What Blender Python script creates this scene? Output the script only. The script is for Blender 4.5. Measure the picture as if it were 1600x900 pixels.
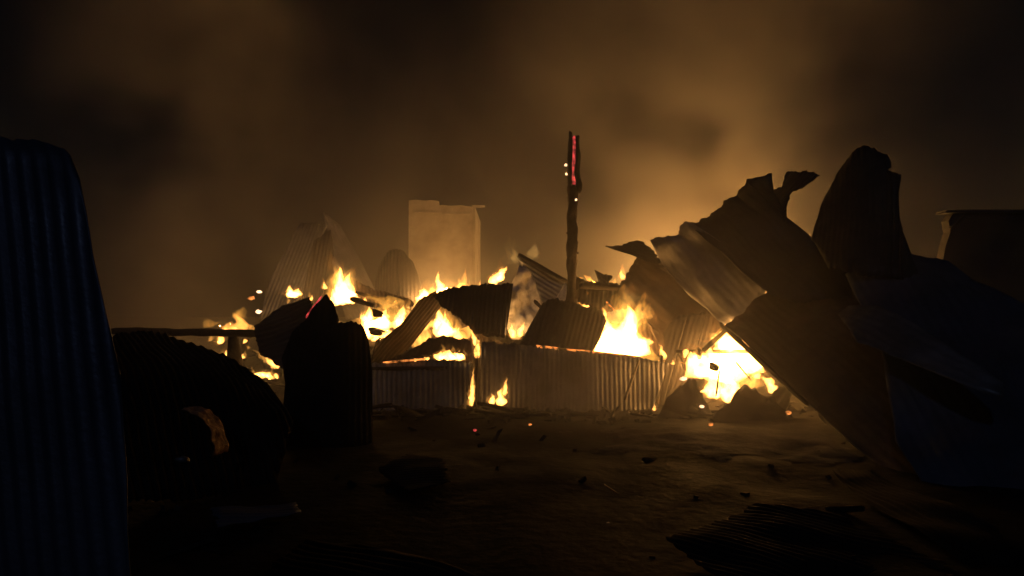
import bpy, bmesh, math, random
from mathutils import Vector, Matrix, noise

# ------------------------------------------------------------------ scene, camera, light
sc = bpy.context.scene
for o in list(bpy.data.objects):
    bpy.data.objects.remove(o)
sc.render.engine = 'CYCLES'
sc.view_settings.view_transform = 'Standard'
sc.view_settings.look = 'None'
sc.view_settings.exposure = 0.0
sc.view_settings.gamma = 1.0
sc.view_settings.use_curve_mapping = False
cy = sc.cycles
cy.use_denoising = True
cy.max_bounces = 6
cy.diffuse_bounces = 2
cy.glossy_bounces = 2
cy.transmission_bounces = 2
cy.volume_bounces = 0
cy.transparent_max_bounces = 64
cy.sample_clamp_indirect = 1.0
cy.use_adaptive_sampling = False
cy.volume_step_rate = 1.0
cy.volume_max_steps = 256

CAM_H = 1.6
FPX = 1164.0                      # focal length in photo pixels (1600 wide)
PITCH = math.radians(1.48)
cam_d = bpy.data.cameras.new('camera')
cam_d.sensor_width = 36.0
cam_d.lens = 36.0 * FPX / 1600.0
cam_d.clip_end = 1000.0
cam = bpy.data.objects.new('camera', cam_d)
sc.collection.objects.link(cam)
cam.location = (0, 0, CAM_H)
cam.rotation_euler = (math.radians(90) + PITCH, 0, 0)
sc.camera = cam
CAM = Vector((0, 0, CAM_H))

SUN_EL, SUN_AZ = math.radians(38), math.radians(200)   # faint bluish fill added behind the viewer, its source unseen
world = bpy.data.worlds.new('World')
sc.world = world
world.use_nodes = True
wn = world.node_tree
bg = wn.nodes['Background']
sky = wn.nodes.new('ShaderNodeTexSky')
sky.sky_type = 'NISHITA'
sky.sun_disc = False
sky.sun_elevation = SUN_EL
sky.sun_rotation = SUN_AZ
wn.links.new(sky.outputs[0], bg.inputs['Color'])
bg.inputs['Strength'].default_value = 0.00035
sd = bpy.data.lights.new('blue_fill', 'SUN')
sd.energy = 0.09
sd.angle = math.radians(2)
sd.color = (0.50, 0.62, 1.0)
so = bpy.data.objects.new('blue_fill', sd)
sc.collection.objects.link(so)
sdir = Vector((math.sin(SUN_AZ) * math.cos(SUN_EL), math.cos(SUN_AZ) * math.cos(SUN_EL), math.sin(SUN_EL)))
so.rotation_euler = sdir.to_track_quat('Z', 'Y').to_euler()
so.location = (0, 0, 30)

# ------------------------------------------------------------------ helpers
C = sc.collection
rnd = random.Random(7)


def ray(px, py):
    x = (px - 800.0) / FPX
    y = -(py - 450.0) / FPX
    return Vector((x, math.cos(PITCH) - y * math.sin(PITCH), math.sin(PITCH) + y * math.cos(PITCH)))


def P(px, py, Y):
    d = ray(px, py)
    return CAM + d * (Y / d.y)


def tag(o, label=None, cat=None, group=None, kind=None):
    if label: o['label'] = label
    if cat: o['category'] = cat
    if group: o['group'] = group
    if kind: o['kind'] = kind
    return o


def link_mesh(name, verts, faces, mat, parent=None, loc=None, smooth=True):
    """verts in world coordinates; the object's origin is put at loc (or the low centre)."""
    vs = [Vector(v) for v in verts]
    if parent is not None:
        org = parent.location
    elif loc is not None:
        org = Vector(loc)
    else:
        n = len(vs)
        org = Vector((sum(v.x for v in vs) / n, sum(v.y for v in vs) / n, min(v.z for v in vs)))
    me = bpy.data.meshes.new(name)
    me.from_pydata([tuple(v - org) for v in vs], [], faces)
    me.materials.append(mat)
    if smooth:
        me.polygons.foreach_set('use_smooth', [True] * len(me.polygons))
    me.update()
    o = bpy.data.objects.new(name, me)
    C.objects.link(o)
    if parent is not None:
        o.parent = parent
    else:
        o.location = org
    return o


def empty(name, loc):
    o = bpy.data.objects.new(name, None)
    o.empty_display_size = 0.2
    C.objects.link(o)
    o.location = loc
    return o


def nz(p, s, seed=0.0):
    return noise.noise(Vector((p[0] * s + seed, p[1] * s - seed * 0.7, p[2] * s + seed * 1.3)))


# ------------------------------------------------------------------ materials
def new_mat(name):
    m = bpy.data.materials.new(name)
    m.use_nodes = True
    nt = m.node_tree
    for n in list(nt.nodes):
        nt.nodes.remove(n)
    out = nt.nodes.new('ShaderNodeOutputMaterial')
    return m, nt, out


def N(nt, t, **kw):
    n = nt.nodes.new('ShaderNode' + t)
    for k, v in kw.items():
        if k.startswith('i_'):
            n.inputs[k[2:].replace('_', ' ')].default_value = v
        else:
            setattr(n, k, v)
    return n


def surf(name, stops, scale=2.0, rough=(0.5, 0.8), metal=0.0, bump=0.15, bscale=30.0, detail=8, spec=0.4):
    """Procedural surface: colour ramp over noise, uneven gloss, fine relief."""
    m, nt, out = new_mat(name)
    L = nt.links.new
    b = N(nt, 'BsdfPrincipled')
    tc = N(nt, 'TexCoord')
    n1 = N(nt, 'TexNoise'); n1.inputs['Scale'].default_value = scale; n1.inputs['Detail'].default_value = detail
    n1.inputs['Roughness'].default_value = 0.65
    L(tc.outputs['Object'], n1.inputs['Vector'])
    r = N(nt, 'ValToRGB')
    el = r.color_ramp.elements
    while len(el) > 1:
        el.remove(el[-1])
    el[0].position = stops[0][0]; el[0].color = (*stops[0][1], 1)
    for p, c in stops[1:]:
        e = el.new(p); e.color = (*c, 1)
    L(n1.outputs['Fac'], r.inputs['Fac'])
    L(r.outputs['Color'], b.inputs['Base Color'])
    n2 = N(nt, 'TexNoise'); n2.inputs['Scale'].default_value = scale * 2.3; n2.inputs['Detail'].default_value = 5
    L(tc.outputs['Object'], n2.inputs['Vector'])
    mr = N(nt, 'MapRange'); mr.inputs['To Min'].default_value = rough[0]; mr.inputs['To Max'].default_value = rough[1]
    mr.inputs['From Min'].default_value = 0.3; mr.inputs['From Max'].default_value = 0.7
    L(n2.outputs['Fac'], mr.inputs['Value'])
    L(mr.outputs['Result'], b.inputs['Roughness'])
    b.inputs['Metallic'].default_value = metal
    b.inputs['Specular IOR Level'].default_value = spec
    n3 = N(nt, 'TexNoise'); n3.inputs['Scale'].default_value = bscale; n3.inputs['Detail'].default_value = 6
    L(tc.outputs['Object'], n3.inputs['Vector'])
    bp = N(nt, 'Bump'); bp.inputs['Strength'].default_value = bump; bp.inputs['Distance'].default_value = 0.02
    L(n3.outputs['Fac'], bp.inputs['Height'])
    L(bp.outputs['Normal'], b.inputs['Normal'])
    L(b.outputs[0], out.inputs['Surface'])
    return m


M = {}
M['soot'] = surf('sooty_iron', [(0.3, (0.007, 0.006, 0.0055)), (0.52, (0.016, 0.012, 0.010)), (0.7, (0.04, 0.026, 0.018))], 1.6, (0.5, 0.8), 0.2)
M['matte'] = surf('matte_soot', [(0.3, (0.005, 0.0045, 0.004)), (0.52, (0.011, 0.009, 0.008)), (0.7, (0.028, 0.02, 0.015))], 1.6, (0.8, 1.0), 0.0, spec=0.08)
M['zinc'] = surf('scorched_zinc', [(0.3, (0.035, 0.033, 0.033)), (0.5, (0.10, 0.098, 0.102)), (0.7, (0.18, 0.177, 0.185))], 1.3, (0.4, 0.65), 0.35)
M['rust'] = surf('burnt_rust', [(0.3, (0.014, 0.010, 0.008)), (0.5, (0.042, 0.025, 0.016)), (0.72, (0.09, 0.052, 0.03))], 2.0, (0.55, 0.85), 0.15)
M['blue'] = surf('bluish_zinc', [(0.3, (0.025, 0.03, 0.045)), (0.55, (0.05, 0.06, 0.09)), (0.75, (0.09, 0.105, 0.14))], 1.1, (0.4, 0.65), 0.3)
M['pale'] = surf('ash_white', [(0.3, (0.14, 0.12, 0.10)), (0.5, (0.42, 0.40, 0.37)), (0.68, (0.62, 0.60, 0.57))], 2.5, (0.6, 0.9), 0.0, 0.4)
M['char'] = surf('charred_wood',  [(0.3, (0.006, 0.005, 0.0045)), (0.55, (0.016, 0.012, 0.010)), (0.75, (0.04, 0.032, 0.028))], 5.0, (0.7, 0.98), 0.0, 0.9, 26.0, spec=0.12)
M['ground'] = surf('scorched_earth', [(0.3, (0.004, 0.0037, 0.0035)), (0.5, (0.008, 0.0072, 0.0068)), (0.72, (0.018, 0.016, 0.015))], 0.9, (0.75, 1.0), 0.0, 0.8, 9.0, spec=0.03)
M['ash'] = surf('ashy_rubble', [(0.3, (0.005, 0.0045, 0.004)), (0.5, (0.013, 0.011, 0.010)), (0.72, (0.045, 0.039, 0.035))], 2.5, (0.7, 1.0), 0.0, 0.8, 14.0, spec=0.05)
M['glow_pale'] = surf('pale_glow_ground', [(0.3, (0.016, 0.0145, 0.013)), (0.5, (0.034, 0.031, 0.028)), (0.7, (0.07, 0.064, 0.058))], 3.5, (0.9, 1.0), 0.0, 0.9, 11.0, spec=0.03)  # paler ground colour standing in for the glow below the brightest fire
M['plaster'] = surf('stained_render', [(0.3, (0.10, 0.085, 0.07)), (0.5, (0.22, 0.195, 0.16)), (0.7, (0.32, 0.29, 0.25))], 1.2, (0.8, 1.0), 0.0, 0.3)
M['wall'] = surf('dark_block_wall', [(0.3, (0.010, 0.010, 0.012)), (0.55, (0.020, 0.020, 0.024)), (0.75, (0.04, 0.04, 0.045))], 1.5, (0.8, 1.0), 0.0, 0.4)


def glow_mat(name, col, lo, hi, scale=8.0):
    """Incandescent char: emission broken up by noise."""
    m, nt, out = new_mat(name)
    L = nt.links.new
    b = N(nt, 'BsdfPrincipled')
    b.inputs['Base Color'].default_value = (0.02, 0.012, 0.01, 1)
    b.inputs['Roughness'].default_value = 0.9
    tc = N(nt, 'TexCoord')
    n1 = N(nt, 'TexNoise'); n1.inputs['Scale'].default_value = scale; n1.inputs['Detail'].default_value = 6
    L(tc.outputs['Object'], n1.inputs['Vector'])
    mr = N(nt, 'MapRange'); mr.inputs['From Min'].default_value = 0.38; mr.inputs['From Max'].default_value = 0.62
    mr.inputs['To Min'].default_value = lo; mr.inputs['To Max'].default_value = hi
    L(n1.outputs['Fac'], mr.inputs['Value'])
    b.inputs['Emission Color'].default_value = (*col, 1)
    L(mr.outputs['Result'], b.inputs['Emission Strength'])
    L(b.outputs[0], out.inputs['Surface'])
    return m


M['ember_red'] = glow_mat('ember_red', (1.0, 0.085, 0.085), 0.12, 0.95, 12)
M['ember_orange'] = glow_mat('ember_orange', (1.0, 0.30, 0.06), 0.0, 1.8, 9)
M['ember_white'] = glow_mat('ember_white', (1.0, 0.62, 0.34), 1.5, 3.5, 10)


def flame_mat(name, k, col, lo=0.15, nscale=5.0, step=1.6, hom=False):
    """Glowing gas: thin parts orange, thick parts burn out to white by depth alone."""
    m, nt, out = new_mat(name)
    L = nt.links.new
    tc = N(nt, 'TexCoord')
    mp = N(nt, 'Mapping'); mp.inputs['Scale'].default_value = (1.0, 1.0, 0.45)
    L(tc.outputs['Object'], mp.inputs['Vector'])
    n1 = N(nt, 'TexNoise'); n1.inputs['Scale'].default_value = nscale; n1.inputs['Detail'].default_value = 4
    n1.inputs['Distortion'].default_value = 0.8
    L(mp.outputs['Vector'], n1.inputs['Vector'])
    mr = N(nt, 'MapRange'); mr.inputs['From Min'].default_value = 0.36; mr.inputs['From Max'].default_value = 0.62
    mr.inputs['To Min'].default_value = lo * k; mr.inputs['To Max'].default_value = k
    L(n1.outputs['Fac'], mr.inputs['Value'])
    em = N(nt, 'Emission')
    em.inputs['Color'].default_value = (*col, 1)
    L(mr.outputs['Result'], em.inputs['Strength'])
    L(em.outputs[0], out.inputs['Volume'])
    if hom:
        em.inputs['Strength'].default_value = k * 0.7
        nt.links.remove(em.inputs['Strength'].links[0])
        m.cycles.homogeneous_volume = True
    m.cycles.volume_step_rate = step
    return m


FC = (1.0, 0.42, 0.085)
M['scale_rust'] = surf('flaking_rust', [(0.3, (0.04, 0.02, 0.010)), (0.5, (0.16, 0.085, 0.042)), (0.7, (0.30, 0.19, 0.11))], 9.0, (0.6, 0.9), 0.0, 0.6, 40.0)
M['f_core'] = flame_mat('flame_core', 105.0, FC, 0.35, hom=True)
M['f_mid'] = flame_mat('flame_body', 13.0, (1.0, 0.42, 0.07), 0.05, 6.0, hom=True)
M['f_wisp'] = flame_mat('flame_wisp', 4.2, (1.0, 0.42, 0.06), 0.0, 6.0)
M['f_halo'] = flame_mat('flame_halo', 0.9, (1.0, 0.36, 0.05), 0.0, 5.0, hom=True)
M['f_thin'] = flame_mat('flame_veil', 1.3, (1.0, 0.60, 0.16), 0.0, 5.0)
FL_COL = (1.0, 0.50, 0.15)


# ------------------------------------------------------------------ corrugated sheets cut to an outline
def plane_of(anchors):
    a, b, c = [P(*q) for q in anchors]
    n = (b - a).cross(c - a).normalized()
    if n.dot(CAM - a) < 0:
        n = -n
    return a, n


def on_plane(px, py, pl):
    a, n = pl
    d = ray(px, py)
    t = (a - CAM).dot(n) / d.dot(n)
    return CAM + d * t


def cuts(poly, v):
    xs = []
    for i in range(len(poly)):
        (u0, v0), (u1, v1) = poly[i], poly[(i + 1) % len(poly)]
        if (v0 <= v < v1) or (v1 <= v < v0):
            xs.append(u0 + (u1 - u0) * (v - v0) / (v1 - v0))
    xs.sort()
    return [(xs[i], xs[i + 1]) for i in range(0, len(xs) - 1, 2)]


def sheet(name, label, poly, anchors, along, mat, cat='metal sheet', group=None, parent=None, pitch=0.076, amp=0.011,
          bend=None, dent=0.06, ragged=0.045, seed=None, nu=10, thick=0.004, dscale=0.9):
    """A corrugated iron sheet: an outline on a real plane, ridges running along the given line, dented and torn."""
    pl = plane_of(anchors)
    a, n = pl
    w = [on_plane(x, y, pl) for x, y in poly]
    u = (on_plane(*along[1], pl) - on_plane(*along[0], pl)).normalized()
    v = n.cross(u).normalized()
    o = sum(w, Vector()) / len(w)
    q = [((p - o).dot(u), (p - o).dot(v)) for p in w]
    vmin, vmax = min(t[1] for t in q), max(t[1] for t in q)
    umin, umax = min(t[0] for t in q), max(t[0] for t in q)
    st = pitch / 4.0 if amp > 0 else max((vmax - vmin) / 24, 0.02)
    nc = max(2, int((vmax - vmin) / st))
    st = (vmax - vmin) / nc
    if seed is None:
        seed = rnd.uniform(0, 50)
    verts, faces, key = [], [], {}

    def vert(uu, vv, end):
        k = (round(uu, 4), round(vv, 4))
        if k in key:
            return key[k]
        if end:
            uu2 = uu + ragged * noise.noise(Vector((vv * 9, seed, end * 3.0))) + ragged * 0.6 * noise.noise(Vector((vv * 31, seed, end * 5.0)))
        else:
            uu2 = uu
        h = amp * math.sin(2 * math.pi * vv / pitch) if amp > 0 else 0.0
        h += dent * noise.noise(Vector((uu * dscale + seed, vv * dscale, seed * 0.3)))
        h += dent * 0.45 * noise.noise(Vector((uu * dscale * 3 + seed, vv * dscale * 3, seed * 0.7)))
        if bend:
            h += bend((uu - umin) / (umax - umin), (vv - vmin) / (vmax - vmin))
        verts.append(o + u * uu2 + v * vv + n * h)
        key[k] = len(verts) - 1
        return key[k]

    eps = st * 0.02
    vcol = [vmin + i * st for i in range(nc + 1)]
    for i in range(nc):
        v0, v1 = vcol[i], vcol[i + 1]
        c0 = cuts(q, v0 + eps if i == 0 else v0)
        c1 = cuts(q, v1 - eps if i == nc - 1 else v1)
        if len(c0) != len(c1) or not c0:
            cm = cuts(q, (v0 + v1) / 2)
            if len(c0) != len(cm): c0 = cm
            if len(c1) != len(cm): c1 = cm
        for (a0, b0), (a1, b1) in zip(c0, c1):
            col0 = [vert(a0 + (b0 - a0) * k / nu, v0, 1 if k == 0 else (2 if k == nu else 0)) for k in range(nu + 1)]
            col1 = [vert(a1 + (b1 - a1) * k / nu, v1, 1 if k == 0 else (2 if k == nu else 0)) for k in range(nu + 1)]
            for k in range(nu):
                f = [col0[k], col0[k + 1], col1[k + 1], col1[k]]
                f2 = []
                for t in f:
                    if t not in f2: f2.append(t)
                if len(f2) > 2:
                    faces.append(f2)
    ob = link_mesh(name, verts, faces, M[mat], parent)
    md = ob.modifiers.new('thickness', 'SOLIDIFY')
    md.thickness = thick
    md.offset = 0
    if label: tag(ob, label, cat, group)
    return ob


def beam(name, label, p0, p1, w, h, mat='char', parent=None, cat='timber', group=None, segs=14, rough=0.18, taper=0.75, sag=0.0):
    """A charred timber: squared section, eaten away unevenly."""
    d = (p1 - p0)
    L = d.length
    d.normalize()
    up = Vector((0, 0, 1)) if abs(d.z) < 0.9 else Vector((0, 1, 0))
    s = d.cross(up).normalized()
    up = s.cross(d).normalized()
    verts, faces = [], []
    seed = rnd.uniform(0, 90)
    prof = [(-1, -1), (0, -1.05), (1, -1), (1.05, 0), (1, 1), (0, 1.05), (-1, 1), (-1.05, 0)]
    for i in range(segs + 1):
        t = i / segs
        c = p0.lerp(p1, t) + Vector((0, 0, -sag * math.sin(math.pi * t)))
        k = 1.0 - (1 - taper) * t
        for j, (a, b) in enumerate(prof):
            g = 1 + rough * 2 * noise.noise(Vector((t * L * 4 + seed, j * 1.7, seed)))
            if i in (0, segs):
                g *= 0.75
            verts.append(c + s * (a * w / 2 * k * g) + up * (b * h / 2 * k * g) + d * (0.05 * noise.noise(Vector((j * 3.1, seed, t))) if i in (0, segs) else 0))
    n = len(prof)
    for i in range(segs):
        for j in range(n):
            faces.append([i * n + j, i * n + (j + 1) % n, (i + 1) * n + (j + 1) % n, (i + 1) * n + j])
    faces.append(list(range(n))[::-1])
    faces.append(list(range(segs * n, segs * n + n)))
    ob = link_mesh(name, verts, faces, M[mat], parent)
    if label: tag(ob, label, cat, group)
    return ob


# ------------------------------------------------------------------ fire
def tongue(parent, bx, by, tx, ty, w, Y, kind='core', wob=0.35, sharp=0.85, depth=0.75):
    """One tongue of flame from base to tip, w photo pixels wide at its widest, with a ragged skin."""
    big = w >= 20
    rings, segs = (30, 20) if big else (18, 12)
    b, t = P(bx, by, Y), P(tx, ty, Y)
    ww = w / FPX * Y / 2.0
    ax = t - b
    L = ax.length
    axn = ax.normalized()
    side = Vector((0, 1, 0)).cross(axn).normalized()
    fwd = axn.cross(side).normalized()
    seed = rnd.uniform(0, 99)
    fq = 1.0 / max(ww, 0.04)
    verts, faces = [], []
    for i in range(rings + 1):
        s = i / rings
        r = ww * (min(1.0, (s * 4.0 + 0.15)) ** 0.6) * ((1 - s) ** sharp) * 1.15
        c = b + ax * s + side * (wob * ww * 2.0 * s * noise.noise(Vector((s * L * fq * 0.7, seed, 0)))) \
            + fwd * (0.4 * ww * s * noise.noise(Vector((s * 2.2, seed, 4))))
        c = c + side * (wob * ww * math.sin(s * 5 + seed) * s * 0.6)
        for j in range(segs):
            a = 2 * math.pi * j / segs
            q = Vector((math.cos(a) * 1.2 + seed, math.sin(a) * 1.2, s * L * fq * 0.8 + seed))
            g = 1 + 0.85 * noise.noise(q) + 0.55 * noise.noise(q * 2.6) + 0.3 * noise.noise(q * 5.3)
            g = max(0.12, g)
            verts.append(c + side * (math.cos(a) * r * g) + fwd * (math.sin(a) * r * g * depth)
                         + axn * (0.6 * r * noise.noise(q * 1.7 + Vector((9, 0, 0)))))
    for i in range(rings):
        for j in range(segs):
            faces.append([i * segs + j, i * segs + (j + 1) % segs, (i + 1) * segs + (j + 1) % segs, (i + 1) * segs + j])
    faces.append(list(range(segs))[::-1])
    faces.append(list(range(rings * segs, rings * segs + segs)))
    return link_mesh('flame', verts, faces, M['f_' + kind], parent)


def offshoots(parent, t, Y):
    """Little licks that break up the edge of a broad white tongue."""
    bx, by, tx, ty, w = t[:5]
    for k in range(3 if w < 50 else 5):
        f = rnd.uniform(0.15, 0.7)
        sgn = rnd.choice((-1, 1))
        ox = bx + (tx - bx) * f + sgn * w * 0.36 * (1 - f * 0.6)
        oy = by + (ty - by) * f
        ln = rnd.uniform(0.5, 1.0) * w * 0.75
        tongue(parent, ox, oy, ox + sgn * rnd.uniform(-0.1, 0.45) * ln + (tx - bx) * 0.15, oy - ln, w * rnd.uniform(0.2, 0.36), Y + rnd.uniform(-0.12, 0.12),
               rnd.choice(('core', 'mid', 'mid')))


def fire(label, Y, tongues, light=None, group=None):
    """light = (px, py, Y, watts, radius)"""
    bx = sum(t[0] for t in tongues) / len(tongues)
    by = max(t[1] for t in tongues)
    e = empty('fire', P(bx, by, Y))
    tag(e, label, 'fire', group)
    for t in tongues:
        kind = t[5] if len(t) > 5 else 'core'
        dy = t[6] if len(t) > 6 else rnd.uniform(-0.08, 0.08)
        tongue(e, t[0], t[1], t[2], t[3], t[4], Y + dy, kind)
        if kind == 'core' and t[4] >= 9:
            w = t[4]
            tongue(e, t[0], t[1], t[2] + rnd.uniform(-0.2, 0.2) * w, t[3] + (t[3] - t[1]) * 0.18, w * 1.3, Y + dy, 'wisp')
            tongue(e, t[0], t[1], t[2] + rnd.uniform(-0.4, 0.4) * w, t[3] + (t[3] - t[1]) * 0.45, w * 1.5, Y + dy + 0.05, 'halo')
        if kind == 'core' and t[4] >= 20:
            offshoots(e, t, Y + dy)
    if light:
        for lx, ly, lY, wt, rad in (light if isinstance(light, list) else [light]):
            ld = bpy.data.lights.new('fire_light', 'POINT')
            ld.energy = wt
            ld.color = FL_COL
            ld.shadow_soft_size = rad
            lo = bpy.data.objects.new('fire_light', ld)
            C.objects.link(lo)
            lo.parent = e
            lo.location = P(lx, ly, lY) - e.location
    return e


# ------------------------------------------------------------------ the setting: ground, smoke, haze
def ground_h(x, y):
    h = 0.07 * noise.noise(Vector((x * 0.35, y * 0.35, 1.0))) + 0.05 * noise.noise(Vector((x * 1.1, y * 1.1, 3.0)))
    if y < 40 and abs(x) < 25:
        h += 0.035 * noise.noise(Vector((x * 3.0, y * 3.0, 5.0)))
    return h


def axis(lo, hi, fine_lo, fine_hi, fs, cs):
    a = []
    x = lo
    while x < hi:
        a.append(x)
        x += fs if fine_lo <= x < fine_hi else cs
    a.append(hi)
    return a


def make_ground():
    xs = axis(-90, 90, -12, 12, 0.22, 6.0)
    ys = axis(-30, 120, 1, 20, 0.22, 6.0)
    verts = [(x, y, ground_h(x, y)) for y in ys for x in xs]
    nx = len(xs)
    faces = [[j * nx + i, j * nx + i + 1, (j + 1) * nx + i + 1, (j + 1) * nx + i] for j in range(len(ys) - 1) for i in range(nx - 1)]
    o = link_mesh('ground', verts, faces, M['ground'], None, (0, 0, 0))
    tag(o, 'dark scorched bare ground in front of the burning ruins', None, None, 'structure')


make_ground()


def box_mesh(name, lo, hi, mat):
    x0, y0, z0 = lo; x1, y1, z1 = hi
    v = [(x0, y0, z0), (x1, y0, z0), (x1, y1, z0), (x0, y1, z0), (x0, y0, z1), (x1, y0, z1), (x1, y1, z1), (x0, y1, z1)]
    f = [[3, 2, 1, 0], [4, 5, 6, 7], [0, 1, 5, 4], [1, 2, 6, 5], [2, 3, 7, 6], [3, 0, 4, 7]]
    return link_mesh(name, v, f, mat, None, (0, 0, 0), smooth=False)


def make_smoke():
    """Smoke as a density grid: a geometry-node volume built from plumes and billowing noise."""
    m, nt, out = new_mat('fire_smoke')
    pv = N(nt, 'VolumePrincipled')
    pv.inputs['Color'].default_value = (0.62, 0.60, 0.56, 1)
    pv.inputs['Anisotropy'].default_value = 0.1
    pv.inputs['Density'].default_value = 1.0
    nt.links.new(pv.outputs[0], out.inputs['Volume'])
    m.cycles.volume_step_rate = 4.0

    g = bpy.data.node_groups.new('smoke_density', 'GeometryNodeTree')
    g.interface.new_socket('Geometry', in_out='OUTPUT', socket_type='NodeSocketGeometry')
    g.is_modifier = True
    L = g.links.new
    gout = g.nodes.new('NodeGroupOutput')

    def mth(op, a, b=None, c=None, clamp=False):
        n = g.nodes.new('ShaderNodeMath'); n.operation = op; n.use_clamp = clamp
        for i, s in enumerate((a, b, c)):
            if s is None: continue
            if isinstance(s, (int, float)): n.inputs[i].default_value = s
            else: L(s, n.inputs[i])
        return n.outputs[0]

    pos = g.nodes.new('GeometryNodeInputPosition').outputs[0]
    nw = g.nodes.new('ShaderNodeTexNoise'); nw.inputs['Scale'].default_value = 0.17; nw.inputs['Detail'].default_value = 2.0
    L(pos, nw.inputs['Vector'])
    sub = g.nodes.new('ShaderNodeVectorMath'); sub.operation = 'SUBTRACT'; L(nw.outputs['Color'], sub.inputs[0]); sub.inputs[1].default_value = (0.5, 0.5, 0.5)
    scl = g.nodes.new('ShaderNodeVectorMath'); scl.operation = 'SCALE'; L(sub.outputs[0], scl.inputs[0]); scl.inputs['Scale'].default_value = SMOKE_WARP
    add = g.nodes.new('ShaderNodeVectorMath'); add.operation = 'ADD'; L(pos, add.inputs[0]); L(scl.outputs[0], add.inputs[1])
    wp = add.outputs[0]
    sx = g.nodes.new('ShaderNodeSeparateXYZ'); L(wp, sx.inputs[0])
    X, Y, Z = sx.outputs

    def plume(x0, y0, lean_x, r0, grow, amp, zfade):
        dx = mth('SUBTRACT', X, mth('MULTIPLY_ADD', Z, lean_x, x0))
        dy = mth('SUBTRACT', Y, y0)
        d2 = mth('ADD', mth('MULTIPLY', dx, dx), mth('MULTIPLY', mth('MULTIPLY', dy, dy), 1.1))
        r = mth('MULTIPLY_ADD', mth('MAXIMUM', Z, 0.0), grow, r0)
        q = mth('DIVIDE', d2, mth('MULTIPLY', r, r))
        e = mth('EXPONENT', mth('MULTIPLY', q, -1.0))
        zf = mth('EXPONENT', mth('MULTIPLY', mth('MAXIMUM', Z, 0.0), -1.0 / zfade))
        return mth('MULTIPLY', mth('MULTIPLY', e, zf), amp)

    d = None
    for pl in SMOKE_PLUMES:
        p = plume(*pl)
        d = p if d is None else mth('ADD', d, p)
    zl = mth('EXPONENT', mth('MULTIPLY', mth('MAXIMUM', Z, 0.0), -1.0 / 2.2))
    d = mth('ADD', d, mth('MULTIPLY', zl, SMOKE_LOW))
    d = mth('ADD', d, SMOKE_BASE)
    n1 = g.nodes.new('ShaderNodeTexNoise'); n1.inputs['Scale'].default_value = 0.27; n1.inputs['Detail'].default_value = 5.0; n1.inputs['Roughness'].default_value = 0.55
    L(wp, n1.inputs['Vector'])
    mr = g.nodes.new('ShaderNodeMapRange'); mr.inputs['From Min'].default_value = 0.415; mr.inputs['From Max'].default_value = 0.64
    mr.inputs['To Min'].default_value = 0.05; mr.inputs['To Max'].default_value = 2.1
    L(n1.outputs[0], mr.inputs['Value'])
    d = mth('MULTIPLY', d, mr.outputs['Result'])
    soft = mth('MULTIPLY_ADD', mr.outputs['Result'], 0.35, 0.6)
    for pl in BLOOM_VEILS:
        d = mth('ADD', d, mth('MULTIPLY', plume(*pl), soft))
    vc = g.nodes.new('GeometryNodeVolumeCube')
    L(d, vc.inputs['Density'])
    vc.inputs['Background'].default_value = 0.0
    vc.inputs['Min'].default_value = (-20, 6.3, 0.05)
    vc.inputs['Max'].default_value = (20, 32, 16)
    for k, v in (('Resolution X', 120), ('Resolution Y', 78), ('Resolution Z', 48)):
        vc.inputs[k].default_value = v
    sm = g.nodes.new('GeometryNodeSetMaterial')
    sm.inputs['Material'].default_value = m
    L(vc.outputs[0], sm.inputs['Geometry'])
    L(sm.outputs[0], gout.inputs[0])
    o = box_mesh('smoke', (-20, 6.3, 0.05), (20, 32, 16), m)
    md = o.modifiers.new('smoke', 'NODES')
    md.node_group = g
    tag(o, 'brown fire smoke rising behind the burning ruins', 'smoke', None, 'stuff')


# leaning plumes: x, y, lean, radius, widening, density, fade height
SMOKE_PLUMES = [(4.7, 18.0, 0.03, 2.2, 0.06, 0.31, 40.0), (-7.4, 17.0, 0.0, 1.8, 0.05, 0.38, 30.0),
                (-2.1, 16.8, 0.0, 1.7, 0.03, 0.85, 1.7), (0.2, 14.2, 0.0, 0.8, 0.10, 0.14, 2.0), (-4.4, 15.6, 0.0, 1.8, 0.0, 0.14, 1.6)]
# thin smoke added round the nearer fires in place of lens bloom
BLOOM_VEILS = [(2.9, 9.3, 0.0, 1.5, 0.0, 0.20, 2.2), (0.4, 10.6, 0.0, 2.0, 0.0, 0.09, 1.6)]
SMOKE_LOW, SMOKE_BASE, SMOKE_WARP = 0.025, 0.0006, 5.0


make_smoke()


# ------------------------------------------------------------------ far wall remnant in the smoke
def prism(name, pts, y0, y1, mat, parent=None):
    """Outline (x, z) extruded from y0 to y1."""
    n = len(pts)
    v = [(x, y0, z) for x, z in pts] + [(x, y1, z) for x, z in pts]
    f = [list(range(n)), list(range(n, 2 * n))[::-1]] + [[i, i + n, (i + 1) % n + n, (i + 1) % n] for i in range(n)]
    return link_mesh(name, v, f, M[mat], parent, None, smooth=False)


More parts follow.
